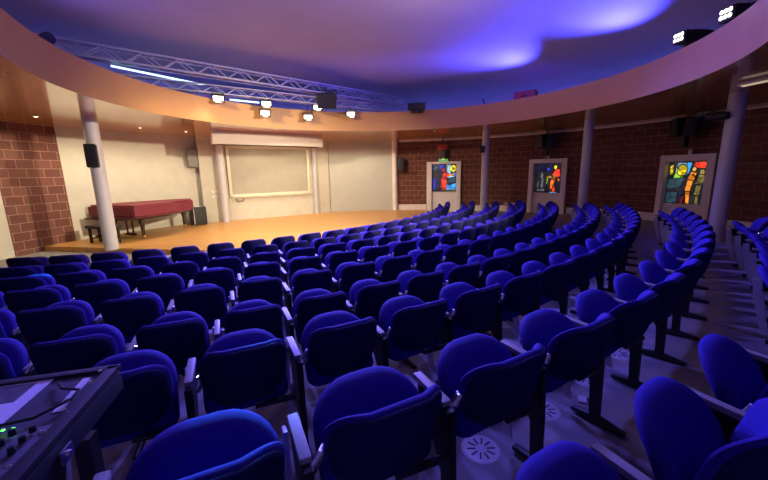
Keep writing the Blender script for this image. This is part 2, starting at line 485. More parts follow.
art1 = [('navy', None)]+lead([0,
    ('smoke', [(.02, .55), (.3, .5), (.35, .72), (.04, .76)]), ('teal', [(.04, .78), (.2, .8), (.26, .96), (.04, .97)]), ('blue', [(.28, .8), (.45, .78), (.46, .97), (.3, .97)]),
    ('blue', [(.04, .05), (.1, .05), (.1, .5), (.04, .5)]), ('navy', [(.13, .05), (.3, .05), (.33, .48), (.14, .5)]), ('blue', [(.1, .12), (.14, .12), (.13, .44), (.1, .44)]),
    ('pale', [(.6, .66), (.74, .62), (.76, .97), (.6, .97)]), ('sky', [(.76, .58), (.97, .56), (.97, .68), (.78, .66)]), ('teal', [(.62, .3), (.97, .36), (.97, .5), (.66, .5)]),
    ('sky', [(.58, .06), (.97, .06), (.97, .3), (.72, .22), (.58, .26)]), ('pale', [(.6, .5), (.84, .52), (.97, .55), (.74, .57)]),
    ('olive', [(.4, .03), (.96, .03), (.96, .06), (.4, .06)]),
    ('darkred', [(.34, .12), (.42, .1), (.44, .46), (.38, .42)]), ('red', [(.42, .06), (.58, .06), (.6, .5), (.74, .6), (.62, .7), (.46, .66), (.38, .46)]),
    ('red', [(.4, .5), (.54, .46), (.6, .62), (.5, .68)]), ('darkred', circ(.47, .78, .075)), ('orange', [(.66, .56), (.92, .6), (.9, .65), (.7, .63)]),
    ('yellow', circ(.86, .83, .125)), ])[1:]
art1.append(('olive', circ(.86, .83, .05)))
art2 = [('smoke', None)]+lead([0,
    ('navy', [(.03, .7), (.36, .72), (.36, .97), (.03, .97)]), ('navy', [(.4, .74), (.66, .7), (.66, .97), (.4, .97)]), ('blue', circ(.5, .8, .05)),
    ('grey', circ(.28, .68, .035)), ('grey', [(.24, .52), (.33, .52), (.32, .64), (.25, .64)]), ('grey', [(.26, .2), (.34, .2), (.35, .5), (.27, .5)]), ('grey', [(.12, .2), (.16, .18), (.2, .44), (.15, .4)]),
    ('lime', [(.45, .34), (.48, .32), (.53, .6), (.5, .6)]), ('grey', [(.1, .08), (.4, .1), (.38, .16), (.12, .14)]),
    ('red', [(.58, .3), (.7, .24), (.76, .5), (.92, .58), (.9, .78), (.76, .8), (.64, .6)]), ('orange', [(.6, .14), (.72, .2), (.68, .5), (.62, .4)]), ('red', [(.68, .06), (.78, .06), (.74, .26), (.66, .26)]),
    ('flesh', [(.42, .52), (.64, .52), (.68, .6), (.5, .58)]), ('flesh', [(.66, .5), (.76, .52), (.74, .6), (.66, .58)]), ('yellow', circ(.74, .86, .055)), ('orange', [(.86, .42), (.91, .43), (.89, .5), (.85, .49)]),
    ('sky', [(.58, .02), (.86, .02), (.84, .055), (.6, .055)]), ])[1:]
art3 = [('smoke', None)]+lead([0,
    ('teal', [(.03, .36), (.36, .44), (.42, .62), (.03, .6)]), ('teal', [(.03, .05), (.3, .06), (.3, .3), (.03, .3)]), ('navy', [(.34, .05), (.44, .05), (.42, .4), (.34, .4)]),
    ('yellow', [(.05, .7), (.13, .72), (.12, .92), (.05, .9)]), ('pale', [(.2, .66), (.46, .7), (.52, .96), (.2, .97)]), ('sky', [(.4, .66), (.52, .72), (.58, .96), (.46, .97)]), ('lime', [(.16, .62), (.4, .64), (.34, .74), (.2, .74)]),
    ('yellow', circ(.36, .8, .12)), ('red', [(.62, .86), (.97, .84), (.97, .97), (.66, .97)]), ('darkred', [(.84, .62), (.97, .6), (.97, .82), (.86, .8)]), ('blue', [(.9, .36), (.97, .38), (.97, .5), (.9, .48)]),
    ('orange', [(.52, .6), (.68, .56), (.72, .74), (.6, .76)]), ('flesh', circ(.66, .82, .045)), ('orange', [(.5, .34), (.62, .34), (.66, .56), (.54, .58)]), ('orange', [(.56, .06), (.63, .04), (.62, .32), (.52, .32)]), ('darkred', [(.4, .05), (.46, .04), (.5, .22), (.44, .2)]),
    ('olive', circ(.86, .76, .06)), ('olive', [(.74, .5), (.9, .48), (.94, .68), (.8, .7)]), ('olive', [(.74, .26), (.86, .26), (.88, .46), (.76, .46)]), ('olive', [(.78, .05), (.85, .05), (.84, .24), (.78, .24)]), ])[1:]
window(1, 77.6, 68.2, 76.2, 69.4, 2.275, 2.16, .89, art1, 'window with red robed figure and yellow sun beside the stage')
window(2, 50.3, 41.6, 49.3, 42.7, 2.24, 2.075, .83, art2, 'middle window, dark glass with a red robed yellow headed figure')
window(3, 23.2, 14.6, 22.5, 15.8, 2.175, 1.985, .65, art3, 'window with orange and olive figures nearest the right edge')

# exit signs above first window
p = pol(73.0, RW-.22)
t = thing('exit_sign', 'small green lit sign on top of the first window frame', 'sign', (p.x, p.y, 2.28), radians(73-90))
obj('sign_box', box(bmesh.new(), (0, 0, .05), (.42, .08, .12), None, .01), M['exitg'], t)
obj('sign_lamp', prism(bmesh.new(), [(-.06, -.05), (.06, -.05), (0, .09)], 0, .02, Matrix.Translation((0, -.05, .12)) @ Matrix.Rotation(pi/2, 4, 'X')), M['exity'], t)
p = pol(73.2, RW-.30)
t = thing('wall_sign', 'dull red rectangular sign above the black speaker by the first window', 'sign', (p.x, p.y, 2.78), radians(73-90))
obj('sign_board', box(bmesh.new(), (0, 0, .13), (.46, .06, .24), None, .01), M['signred'], t)
obj('sign_bracket', box(bmesh.new(), (0, .1, .32), (.05, .05, .42), None, .01), M['black'], t)

# ------------------------------------------------------------------ loudspeakers
def speaker(loc, rz, w, d, h, label, m='blackmat', tilt=0, group=None, name='loudspeaker'):
    t = thing(name, label, 'speaker', loc, rz, group)
    R_ = Matrix.Rotation(tilt, 3, 'X')
    bm = bmesh.new(); t2 = bmesh.new()
    prism(t2, [(-w/2, -d/2), (w/2, -d/2), (w*.36, d/2), (-w*.36, d/2)], -h/2, h/2)
    bmesh.ops.bevel(t2, geom=t2.edges[:], offset=.015, segments=2, affect='EDGES')
    merge(bm, t2, R_.to_4x4()); obj('cabinet', bm, M[m], t)
    bm = bmesh.new(); box(bm, R_ @ V((0, -d/2-.008, 0)), (w*.88, .02, h*.9), R_, .006); obj('grille', bm, M['black'] if m != 'grey' else M['grey'], t)
    return t
p = pol(170.2, RCOL-.02)
t = speaker((-6.98, 8.60, 2.36), radians(25), .24, .26, .55, 'black loudspeaker strapped to the column in front of the piano')
bm = bmesh.new(); box(bm, (0, .16, .2), (.06, .12, .05)); box(bm, (0, .16, -.15), (.06, .12, .05)); obj('bracket', bm, M['chrome'], t)
p = pol(85.0, RW-.24); t = speaker((p.x, p.y, 2.16), radians(85-90), .34, .3, .62, 'dark loudspeaker on the block wall beside the pale pilaster')
obj('bracket', box(bmesh.new(), (0, .19, 0), (.1, .12, .1)), M['black'], t)
p = pol(73.0, RW-.30); t = speaker((p.x, p.y, 2.60), radians(73-90), .30, .3, .34, 'black loudspeaker above the first window under the red sign')
obj('bracket', box(bmesh.new(), (0, .2, 0), (.08, .22, .08)), M['black'], t)
def twin(a, zc, label):
    p = pol(a, RW-.4); g = thing('loudspeaker_pair', label, 'speaker', (p.x, p.y, zc), radians(a-90))
    for sx in (-1, 1):
        bm = bmesh.new(); R_ = Matrix.Rotation(sx*.16, 3, 'Y') @ Matrix.Rotation(sx*.35, 3, 'Z')
        box(bm, (sx*.17, 0, .12), (.30, .3, .52), R_, .015); obj('cabinet', bm, M['blackmat'], g)
        bm = bmesh.new(); box(bm, V((sx*.17, 0, .12))+R_ @ V((0, -.155, 0)), (.26, .02, .46), R_, .005); obj('grille', bm, M['black'], g)
    bm = bmesh.new(); tube(bm, [(0, 0, -.42), (0, .02, .3), (0, .02, ZS-zc-.01)], .035, 8); obj('pole', bm, M['black'], g)
    bm = bmesh.new(); box(bm, (0, 0, -.3), (.18, .2, .3), None, .02); obj('amplifier_box', bm, M['black'], g)
twin(46.2, 2.80, 'pair of black loudspeakers above the middle window')
twin(19.2, 2.84, 'pair of black loudspeakers above the right-hand window')
for a, z, l in ((46.2, 2.24, 'small white sensor knob on top of the middle window frame'), (19.0, 2.175, 'small white sensor knob on top of the right-hand window frame')):
    p = pol(a, RW-.06); bm = bmesh.new(); lathe(bm, [(0, 0), (.05, 0), (.06, .08), (.05, .14), (.025, .17), (0, .17)], 14)
    t = obj('sensor', bm, M['paper'], None, True, (p.x, p.y, z-.003)); tag(t, l, 'sensor')
p = pol(140.3, RW-.20); t = speaker((p.x, p.y, 2.50), radians(140-90), .38, .22, .68, 'grey loudspeaker high on the wall left of the stage panel', 'grey')
obj('bracket', box(bmesh.new(), (0, .13, 0), (.1, .1, .1)), M['grey'], t)
p = pol(58.3, RCOL-.24); t = speaker((p.x, p.y, 2.62), radians(58-90), .16, .18, .26, 'tiny black loudspeaker on the column right of the first window')
obj('bracket', box(bmesh.new(), (0, .10, 0), (.05, .05, .05)), M['black'], t)

# clamp lamp on right column
p = pol(2.2, RCOL-.28)
t = thing('clamp_lamp', 'black clamp-on spotlight with steel catches on the right column', 'lamp', (p.x, p.y, 2.86), radians(200))
obj('lamp_body', lathe(bmesh.new(), [(0, -.22), (.07, -.22), (.09, -.1), (.09, .12), (.1, .14), (.085, .14), (0, .10)], 16, (0, 0, 0), Matrix.Rotation(pi/2, 4, 'X')), M['blackmat'], t)
obj('clamp', box(bmesh.new(), (.0, -.2, .12), (.09, .24, .06), None, .01), M['black'], t)
for k in (-1, 1): obj('catch', lathe(bmesh.new(), [(0, 0), (.035, 0), (.035, .02), (0, .03)], 10, (-.09, k*.07-.05, .06)), M['chrome'], t)
bm = bmesh.new(); tube(bm, [(-.11, 0, 0), (-.13, -.02, .1), (0, -.1, .14), (.13, -.02, .1), (.11, 0, 0)], .012, 6); obj('yoke', bm, M['black'], t)

# ------------------------------------------------------------------ piano and things on stage
KR = V((-7.22, 10.04)); ax = V((.30, .954)).normalized(); ac = V((-ax.y, ax.x))
t = thing('grand_piano', 'grand piano under a dark red quilted cover at stage left', 'piano', (KR.x, KR.y, 0), atan2(ac.y, ac.x))
# local x: towards bass (away from the hall); local y must be along ax
sgn = 1 if V((-ac.y, ac.x)).dot(ax) > 0 else -1
def pl(u, v): return (u, sgn*v)
plan = [pl(0, 0), pl(0, .95), pl(.06, 1.25), pl(.22, 1.55), pl(.36, 1.85), pl(.42, 2.25), pl(.50, 2.52), pl(.70, 2.66), pl(.92, 2.64), pl(1.10, 2.50), pl(1.3, 2.2), pl(1.5, 1.6), pl(1.7, 1.0), pl(1.82, .55), pl(1.82, 0)]
big = [(x+(.03 if x > .7 else -.03), y+(sgn*.03 if abs(y) > 1 else -sgn*.03)) for x, y in plan]
obj('case', prism(bmesh.new(), plan, .60, .98, bev=.02), M['ebony'], t)
bm = bmesh.new(); prism(bm, big, .66, 1.03, bev=.05); cv = obj('cover', bm, M['red'], t)
bm = bmesh.new(); tube(bm, [(x*1.005, y, .67) for x, y in big+[big[0]]], .014, 6); obj('cover_hem', bm, M['red'], cv)
for x, v in ((.14, .28), (1.30, .28), (.80, 2.38)):
    x_, y_ = pl(x, v)
    lg = obj('leg', lathe(bmesh.new(), [(0, .62), (.085, .62), (.085, .52), (.055, .42), (.05, .2), (.045, .11), (0, .11)], 14, (x_, y_, 0)), M['ebony'], t)
    bm = bmesh.new(); lathe(bm, [(0, .10), (.05, .11), (.05, .085), (.02, .08), (.02, .06), (0, .06)], 12, (x_, y_, 0))
    lathe(bm, [(0, -.02), (.05, -.02), (.05, .02), (0, .02)], 14, (x_, y_, .05), Matrix.Rotation(pi/2, 4, 'X')); obj('caster', bm, M['brass'], lg)
bm = bmesh.new()
for dx in (-.12, .12): box(bm, (.72+dx, sgn*.32, .36), (.035, .035, .5))
box(bm, (.72, sgn*.32, .11), (.34, .12, .08), None, .01); obj('pedal_lyre', bm, M['ebony'], t)
for dx in (-.08, 0, .08): obj('pedal', box(bmesh.new(), (.72+dx, sgn*.21, .085), (.04, .14, .015), None, .005), M['brass'], t)
bm = bmesh.new(); box(bm, (.91, -sgn*.12, .64), (1.76, .22, .05), None, .01); obj('key_bed', bm, M['ebony'], t)
# bench
q = KR+ac*.66-ax*.48
t = thing('piano_bench', 'black piano bench half hidden behind the left column', 'bench', (q.x, q.y, 0), atan2(ac.y, ac.x))
bm = bmesh.new(); box(bm, (0, 0, .47), (.95, .36, .09), None, .03); obj('seat', bm, M['blackmat'], t)
for sx in (-1, 1):
    for sy in (-1, 1): obj('leg', box(bmesh.new(), (sx*.38, sy*.12, .215), (.06, .06, .43), None, .008), M['ebony'], t)
    obj('side_rail', box(bmesh.new(), (sx*.38, 0, .14), (.03, .2, .04)), M['ebony'], t)
obj('stretcher', box(bmesh.new(), (0, 0, .2), (.74, .03, .04)), M['ebony'], t)
q = V((-7.10, 13.22))
t = thing('equipment_case', 'black equipment case with papers on it beside the stage panel', 'case', (q.x, q.y, 0), radians(50))
obj('case_body', box(bmesh.new(), (0, 0, .36), (.46, .46, .66), None, .015), M['blackmat'], t)
for sx in (-1, 1): obj('edge_rail', box(bmesh.new(), (sx*.232, -.232, .36), (.02, .02, .66)), M['chrome'], t)
for sx in (-1, 1):
    for sy in (-1, 1): obj('caster', lathe(bmesh.new(), [(0, 0), (.03, 0), (.03, .03), (0, .03)], 8, (sx*.17, sy*.17, 0)), M['black'], t)
tag(obj('paper_sheet', box(bmesh.new(), (0, 0, 0), (.21, .29, .006), None), M['paper'], None, False, (q.x+.02, q.y, .695)), 'white sheet lying on the black case beside the stage panel', 'paper')

# ------------------------------------------------------------------ trusses and stage lamps
def truss(a, b, s, label, bays, round_=.026):
    a, b = V(a), V(b); d = (b-a).normalized(); n = d.cross(V((0, 0, 1))).normalized()
    t = thing('lighting_truss', label, 'truss', (0, 0, 0)); t.location = a
    L_ = (b-a).length; chs = [(-s/2, 0), (s/2, 0), (-s/2, s), (s/2, s)]
    P = lambda u, c: d*u+n*c[0]+V((0, 0, c[1]))
    for c in chs:
        bm = bmesh.new(); tube(bm, [P(0, c), P(L_, c)], round_, 8); obj('chord', bm, M['truss'], t)
    for (c1, c2) in ((0, 2), (1, 3), (0, 1), (2, 3)):
        bm = bmesh.new()
        for k in range(bays):
            u0_, u1_ = L_*k/bays, L_*(k+1)/bays; A_, B_ = (chs[c1], chs[c2]) if k % 2 == 0 else (chs[c2], chs[c1])
            tube(bm, [P(u0_, A_), P(u1_, B_)], round_*.55, 6)
        obj('lattice', bm, M['truss'], t)
    return d
truss((-7.05, 7.65, 4.42), (1.45, 15.12, 4.42), .27, 'long lattice truss crossing the ceiling opening, the upper one', 30)
d2 = truss((-6.3, 8.92, 4.05), (1.0, 14.1, 4.05), .2, 'lower lattice truss carrying the bright stage lamps', 30, .016)
lamp_pos = [((-4.50, 10.15, 3.93), 'leftmost bright stage lamp under the lower truss'), ((-3.45, 11.0, 3.93), 'bright stage lamp second from the left on the lower truss'), ((-3.56, 11.16, 3.69), 'low hung bright lamp beneath the second truss lamp'),
            ((-2.44, 12.08, 3.69), 'low hung bright lamp left of the black hanging speaker'), ((-2.07, 11.9, 3.96), 'bright stage lamp just below the black hanging speaker'), ((-1.06, 12.59, 3.84), 'rightmost bright stage lamp under the lower truss')]
LAMPS = []
for (p, l) in lamp_pos:
    P = V(p); to = V((CAM.x, CAM.y+1.0, 1.0))-P
    rz = atan2(to.y, to.x)+pi/2
    t = thing('stage_lamp', l, 'lamp', P, rz, 'bright stage lamps on the truss')
    # local -y points to the audience side
    Rt = Matrix.Rotation(radians(15), 4, 'X')
    bm = bmesh.new(); box(bm, (0, .06, 0), (.30, .20, .17), Rt.to_3x3(), .02); obj('housing', bm, M['blackmat'], t)
    bm = bmesh.new(); box(bm, Rt.to_3x3() @ V((0, -.045, 0))+V((0, .0, 0)), (.25, .025, .12), Rt.to_3x3(), .01); obj('lens', bm, M['lens'], t)
    bm = bmesh.new(); tube(bm, [(-.17, .06, 0), (-.17, .06, .13), (.17, .06, .13), (.17, .06, 0)], .012, 6); tube(bm, [(0, .06, .13), (0, .06, 4.05-p[2] if p[2] < 3.8 else .2)], .014, 6); obj('yoke', bm, M['black'], t)
    for k in (-1, 1):
        bm = bmesh.new(); box(bm, (0, -.09, k*.10), (.3, .1, .008), Matrix.Rotation(radians(15-k*25), 3, 'X')); obj('barn_door', bm, M['black'], t)
    LAMPS.append(P)
# hanging speaker
t = speaker((-1.79, 12.0, 4.18), radians(10), .62, .42, .46, 'black wedge loudspeaker hanging from the upper truss', tilt=radians(18))
bm = bmesh.new(); tube(bm, [(-.33, 0, 0), (-.33, 0, .3), (.33, 0, .3), (.33, 0, 0)], .018, 6); tube(bm, [(0, 0, .3), (0, 0, .42)], .02, 6); obj('bracket', bm, M['black'], t)
t = speaker((1.25, 12.75, 4.05), radians(-12), .62, .4, .22, 'black wedge speaker on the rim at the end of the trusses')
obj('foot', box(bmesh.new(), (0, 0, -.15), (.4, .3, .1)), M['black'], t)
# led wash fixtures on right rim
for (p, l, yaw) in [((5.62, 6.90, 4.14), 'black LED floodlight on the rim, the one nearer the stage', 186), ((5.36, 5.72, 4.06), 'black LED floodlight on the rim, in the top right corner', 182)]:
    t = thing('led_floodlight', l, 'lamp', p, radians(yaw), 'LED floodlights on the right rim')
    obj('housing', box(bmesh.new(), (-.12, 0, 0), (.56, .24, .20), None, .025), M['blackmat'], t)
    obj('lens', box(bmesh.new(), (.165, 0, 0), (.02, .2, .16), None, .008), M['black'], t)
    for iy in (-1, 0, 1):
        for iz in (-1, 1): obj('led', lathe(bmesh.new(), [(0, 0), (.03, 0), (.03, .008), (0, .014)], 10, (.174, iy*.065, iz*.04), Matrix.Rotation(pi/2, 4, 'Y')), M['led'], t)
    for k in (0, 1): obj('stand', box(bmesh.new(), (.02-.2*k, 0, -.20), (.03, .05, .25), None, .005), M['black'], t)
    for k in range(4): obj('cooling_fin', box(bmesh.new(), (-.3+.08*k, 0, .105), (.012, .2, .03)), M['black'], t)
t = thing('rim_box', 'maroon box on the rim of the ceiling opening, red light in its colour', 'box', (4.42, 11.22, 3.715), radians(-40))
obj('box_body', box(bmesh.new(), (0, 0, .22), (.62, .3, .46), None, .012), M['maroon'], t)
obj('handle', box(bmesh.new(), (0, -.16, .3), (.16, .02, .04), None, .006), M['black'], t)
t = thing('rim_stand', 'thin dark bracket on the rim left of the maroon box', 'stand', (3.42, 12.0, 3.715), radians(-40))
bm = bmesh.new(); tube(bm, [(0, 0, 0), (-.03, 0, .25), (-.09, 0, .42)], .025, 6); obj('post', bm, M['blackmat'], t)
obj('base', box(bmesh.new(), (0, 0, .01), (.14, .14, .02)), M['black'], t)
t = thing('rim_spotlight', 'small spotlight at the upper left on the rim', 'lamp', (-5.95, 6.75, 4.27), radians(60))
obj('housing', lathe(bmesh.new(), [(0, -.14), (.08, -.14), (.1, -.04), (.1, .14), (.085, .14), (0, .1)], 16, (0, 0, 0), Matrix.Rotation(pi/2, 4, 'X')), M['blackmat'], t); obj('stand', box(bmesh.new(), (0, 0, -.3), (.04, .06, .5)), M['black'], t)
# soffit downlights
for a, r, l in ((171.7, 8.38, 'recessed downlight above the left block wall'), (154.9, 8.11, 'recessed downlight above the piano'), (145.1, 8.07, 'recessed downlight beside the left end of the screen box'), (72.2, 6.2, 'recessed downlight in front of the first window'), (127, 7.9, 'recessed downlight above the framed screen'), (116, 7.9, 'recessed downlight above the right end of the framed screen')):
    p = pol(a, r); t = thing('downlight', l, 'lamp', (p.x, p.y, ZS), 0, 'small downlights in the ceiling ring')
    obj('trim_ring', lathe(bmesh.new(), [(.035, .0), (.055, -.006), (.06, 0)], 20), M['chrome'], t)
    obj('lens', lathe(bmesh.new(), [(0, -.003), (.035, -.003)], 20), M['downlight'] if r != 6.2 else M['tube'], t)
t = thing('ceiling_strip_light', 'dim strip light under the ceiling ring at the right edge', 'lamp', (6.62, 6.1, ZS-.06), radians(100))
obj('fitting', box(bmesh.new(), (0, 0, .03), (1.2, .12, .05), None, .01), M['case'], t); obj('tube', box(bmesh.new(), (0, 0, -.005), (1.1, .06, .03), None, .01), M['tube'], t)

# blue led tube in the cove (left far ledge)
bm = bmesh.new(); tube(bm, [pol(a, 7.9, 3.98) for a in range(4, 180, 2)], .022, 6)
tag(obj('cove_light', bm, M['cove']), 'blue light tube lying along the ledge behind the trusses and the maroon box', 'lamp')

def batten(a, b, label):
    bm = bmesh.new(); tube(bm, [a, b], .024, 8); o = obj('batten_light', bm, M['cove2']); tag(o, label, 'lamp')
batten((-6.05, 8.40, 4.30), (-4.80, 10.20, 4.28), 'long pale blue tube light hanging below the upper truss at the left')
batten((-4.35, 10.55, 3.97), (-3.68, 11.05, 3.97), 'short white tube between the two leftmost lamps on the lower truss')
# ------------------------------------------------------------------ white table
tx, ty = 4.75, 12.72; g = ground(tx, ty)
t = thing('side_table', 'small low white topped table beyond the row ends, below the first and second windows', 'table', (tx, ty, g), radians(-25))
obj('tabletop', box(bmesh.new(), (0, 0, .615-g), (.60, .4, .03), None, .008), M['tabletop'], t)
obj('pedestal', lathe(bmesh.new(), [(0, .60-g), (.03, .60-g), (.03, .03), (0, .03)], 12), M['chrome'], t)
obj('base', lathe(bmesh.new(), [(0, 0), (.2, 0), (.2, .02), (.04, .035), (0, .035)], 20), M['black'], t)

# ------------------------------------------------------------------ auditorium chairs
BH = .365                  # height of the back
def back_def(x, y, z):     # z from 0 at the bottom of the back
    q = z/BH
    return V((x*(1-.08*(1-q)**2), .085*(1-q)+y+2.2*x*x, z+.484-.008*q*(1-(x/.25)**2)))
def panel_def(x, y, z): return back_def(x, y-.024, z+.0075)
def seat_def(x, y, z):     # pad folded up, z from the hinge
    q = z/.44
    return V((x, .175+.20*q+y+.25*x*x*(1-q)-.03*sin(pi*q), z*.82+.400))
W = .46
HP = .29
proto = []
def build(name, bm, m, label=None):
    o = obj(name, bm, m)
    if label: o['label'] = label
    proto.append(o); return o
build('backrest', pillow(W, BH, .125, .11, .062, back_def), M['fabric'])
build('back_panel', pillow(W-.014, BH-.015, .12, .105, .052, panel_def), M['shell'], 'dark navy rear panel')
build('seat', pillow(.455, .455, .18, .06, .11, seat_def), M['fabric'])
bm = bmesh.new(); box(bm, (HP, .285, .640), (.042, .25, .03), Matrix.Rotation(radians(3), 3, 'X'), .01); build('armrest', bm, M['armpad'], 'grey arm pad')
bm = bmesh.new()
prism(bm, [(.10, 0), (.11, .30), (.12, .62), (.38, .62), (.36, .54), (.24, .42), (.17, .28), (.165, .0)], -.018, .018, Matrix.Translation((HP, 0, 0)) @ Matrix(((0, 0, 1, 0), (1, 0, 0, 0), (0, 1, 0, 0), (0, 0, 0, 1))), bev=.006)
tube(bm, [(HP-.04, .10, .43), (HP-.26, .12, .43)], .018, 8); build('side_frame', bm, M['black'])
bm = bmesh.new(); tube(bm, [(HP, -.05, .016), (HP, .13, .03), (HP, .28, .016)], [.02, .03, .02], 8); build('foot', bm, M['black'])
bm = bmesh.new(); tube(bm, [(HP+.018, .13, .635), (HP+.045, .135, .672), (HP+.062, .17, .662), (HP+.062, .195, .60), (HP+.035, .195, .56)], .011, 8); build('hinge', bm, M['chrome'], 'bright steel hinge loop')
bm = bmesh.new(); prism(bm, [(.27, .10), (.32, .10), (.41, .42), (.43, .60), (.37, .612), (.35, .44)], -.008, .008, Matrix.Translation((HP-.034, 0, 0)) @ Matrix(((0, 0, 1, 0), (1, 0, 0, 0), (0, 1, 0, 0), (0, 0, 0, 1))), bev=.003); build('writing_tablet', bm, M['tablet'], 'folded pale writing tablet')
end_src = [o for o in proto if o.name.split('.')[0] in ('armrest', 'side_frame', 'foot', 'writing_tablet')]

ORD = ['', 'first', 'second', 'third', 'fourth', 'fifth', 'sixth', 'seventh', 'eighth', 'ninth', 'tenth', 'eleventh', 'twelfth', 'thirteenth', 'fourteenth', 'fifteenth', 'sixteenth', 'seventeenth', 'eighteenth', 'nineteenth', 'twentieth',
       'twenty-first', 'twenty-second', 'twenty-third', 'twenty-fourth', 'twenty-fifth', 'twenty-sixth', 'twenty-seventh', 'twenty-eighth', 'twenty-ninth', 'thirtieth']
def project(p):
    X = V(p)-CAM; cp, sp = cos(PITCH), sin(PITCH)
    u, v, w_ = X.x, X.y*sp+X.z*cp, X.y*cp-X.z*sp
    c, s_ = cos(-ROLL), sin(-ROLL); u, v = c*u-s_*v, s_*u+c*v
    if w_ < .1: return None
    return 384+F*u/w_, 240-F*v/w_
# radius, first angle, step, room radius limit right, leftmost index limit
ROWS = {1: (9.403, -1.0628, .0582), 2: (10.25, -1.0583, .0502), 3: (11.0, -1.0714, .0474), 4: (11.735, -1.085, .0447), 5: (12.53, -1.0548, .0417), 6: (13.36, -1.070, .0387), 7: (13.99, -1.0755, .0416), 8: (14.815, -1.0858, .0440), 9: (15.57, -1.0662, .0440)}
RNAME = {1: 'front row, next to the stage', 2: 'second row from the stage', 3: 'third row from the stage', 4: 'fourth row from the stage', 5: 'fifth row from the stage', 6: 'sixth row from the stage', 7: 'seventh row from the stage', 8: 'eighth row from the stage', 9: 'rearmost row at the lower right'}
GRP = 'blue tip-up chairs in curved rows'
first = True
chair_pos = {}
for k, (R_, a0, st) in ROWS.items():
    seats = []
    for i in range(-30, 40):
        a = a0+i*st
        x, y = K0.x+R_*cos(a), K0.y+R_*sin(a)
        rr = hypot(x-RC.x, y-RC.y)
        th = atan2(y-RC.y, x-RC.x)
        lim = 6.2 if x > 0 else 6.45
        if k == 1 and x < 0: lim = 6.0
        if k == 6 and x > 0: lim = 6.0
        if rr > lim and y > 2.6: continue
        if k == 8 and i < -1: continue
        if k == 9 and i < 0: continue
        if k == 7 and i < -3: continue
        g = cone(x, y)
        pr = project((x, y, g+.8))
        if pr is None or not (-70 < pr[0] < 840 and pr[1] < 1100): continue
        seats.append((i, a, x, y, g))
    n = len(seats)
    for j, (i, a, x, y, g) in enumerate(seats):
        rzc = a+pi/2                       # local +y must point to K0: direction (-cos a,-sin a)
        if k == 9:
            lab = 'blue tip-up chair, %s from the camera in the %s' % (ORD[j+1], RNAME[k])
        else:
            fr = n-j
            lab = 'blue tip-up chair at the right-hand end of the %s' % RNAME[k] if fr == 1 else 'blue tip-up chair, %s from the right-hand end of the %s' % (ORD[fr], RNAME[k])
        t = thing('auditorium_chair', lab, 'chair', (x, y, g), rzc, GRP)
        t.scale.x = R_*st/(2*HP) if k < 9 else 1.0
        chair_pos[(k, i)] = (x, y, g, rzc)
        for s_ in proto:
            if first: o = s_
            else:
                o = s_.copy(); C.objects.link(o)
            o.parent = t
        first = False
        if j == 0:                         # outer arm at the left-hand end
            for s_ in end_src:
                o = s_.copy(); C.objects.link(o); o.parent = t; o.location = (-2*HP, 0, 0)

# floor outlets behind the chairs of the eighth row
for j, i in enumerate((1, 2, 3, 4)):
    x, y, g, rz = chair_pos[(8, i)]
    dxy = V((K0.x-x, K0.y-y)).normalized(); side = V((-dxy.y, dxy.x))
    q = V((x, y))+dxy*.40-side*(.17)
    t = thing('floor_vent', ['nearest', 'second nearest', 'third nearest', 'farthest'][j]+' round pale air vent in the carpet under the eighth row', 'vent', (q.x, q.y, ground(q.x, q.y)+.001), 0, 'round floor vents')
    obj('vent_plate', lathe(bmesh.new(), [(0, .008), (.10, .008), (.115, .004), (.12, 0)], 28), M['tablet'], t)
    bm = bmesh.new()
    for q_ in range(10):
        an = 2*pi*q_/10; box(bm, (.06*cos(an), .06*sin(an), .0085), (.05, .009, .003), Matrix.Rotation(an, 3, 'Z'))
    obj('vent_slots', bm, M['black'], t)
g = ground(1.48, 2.25)
t = thing('floor_socket', 'small pale socket plate lying in the aisle behind the eighth row', 'socket', (1.48, 2.25, g), radians(-25))
obj('plate', box(bmesh.new(), (0, 0, .006), (.15, .07, .012), None, .003), M['tablet'], t)
obj('cap', box(bmesh.new(), (.01, 0, .014), (.06, .05, .008), None, .002), M['black'], t)

# ------------------------------------------------------------------ mixing desk in a flight case
O_ = V((-.98, 1.16)); v_ = V((-.967, -.256)); u_ = V((.256, -.967)); ZD = 1.15
gz = ground(-1.5, .8)
t = thing('mixing_desk', 'dark mixing console in an open flight case at the lower left', 'mixing desk', (O_.x, O_.y, 0), atan2(v_.y, v_.x))
# local x along v_ ; local y: rotate +90 of v_ -> (.256,-.967) = u_
def dk(a, b, z): return (a, b, z)
bm = bmesh.new(); box(bm, (.72, .37, ZD-.055), (1.44, .76, .07), None, .008); obj('case_body', bm, M['blackmat'], t)
bm = bmesh.new()
box(bm, (.02, .37, ZD-.005), (.04, .76, .02), None, .004); box(bm, (.72, .0, ZD-.005), (1.44, .03, .02), None, .004); box(bm, (1.42, .37, ZD-.005), (.04, .76, .02), None, .004); box(bm, (.72, .75, ZD-.005), (1.44, .03, .02), None, .004)
obj('case_rim', bm, M['blackmat'], t)
bm = bmesh.new(); box(bm, (.72, .15, ZD-.012), (1.36, .27, .012)); obj('case_shelf', bm, M['felt'], t)
bm = bmesh.new(); box(bm, (.735, .51, ZD-.006), (1.39, .43, .03), Matrix.Rotation(radians(2), 3, 'X'), .006); cons = obj('control_panel', bm, M['mixer'], t)
for k in range(14):
    for r_ in range(3):
        obj('knob', lathe(bmesh.new(), [(0, .0), (.009, 0), (.007, .016), (0, .017)], 10, (.07+k*.045, .325+.038*r_, ZD+.008)), M['black'], cons)
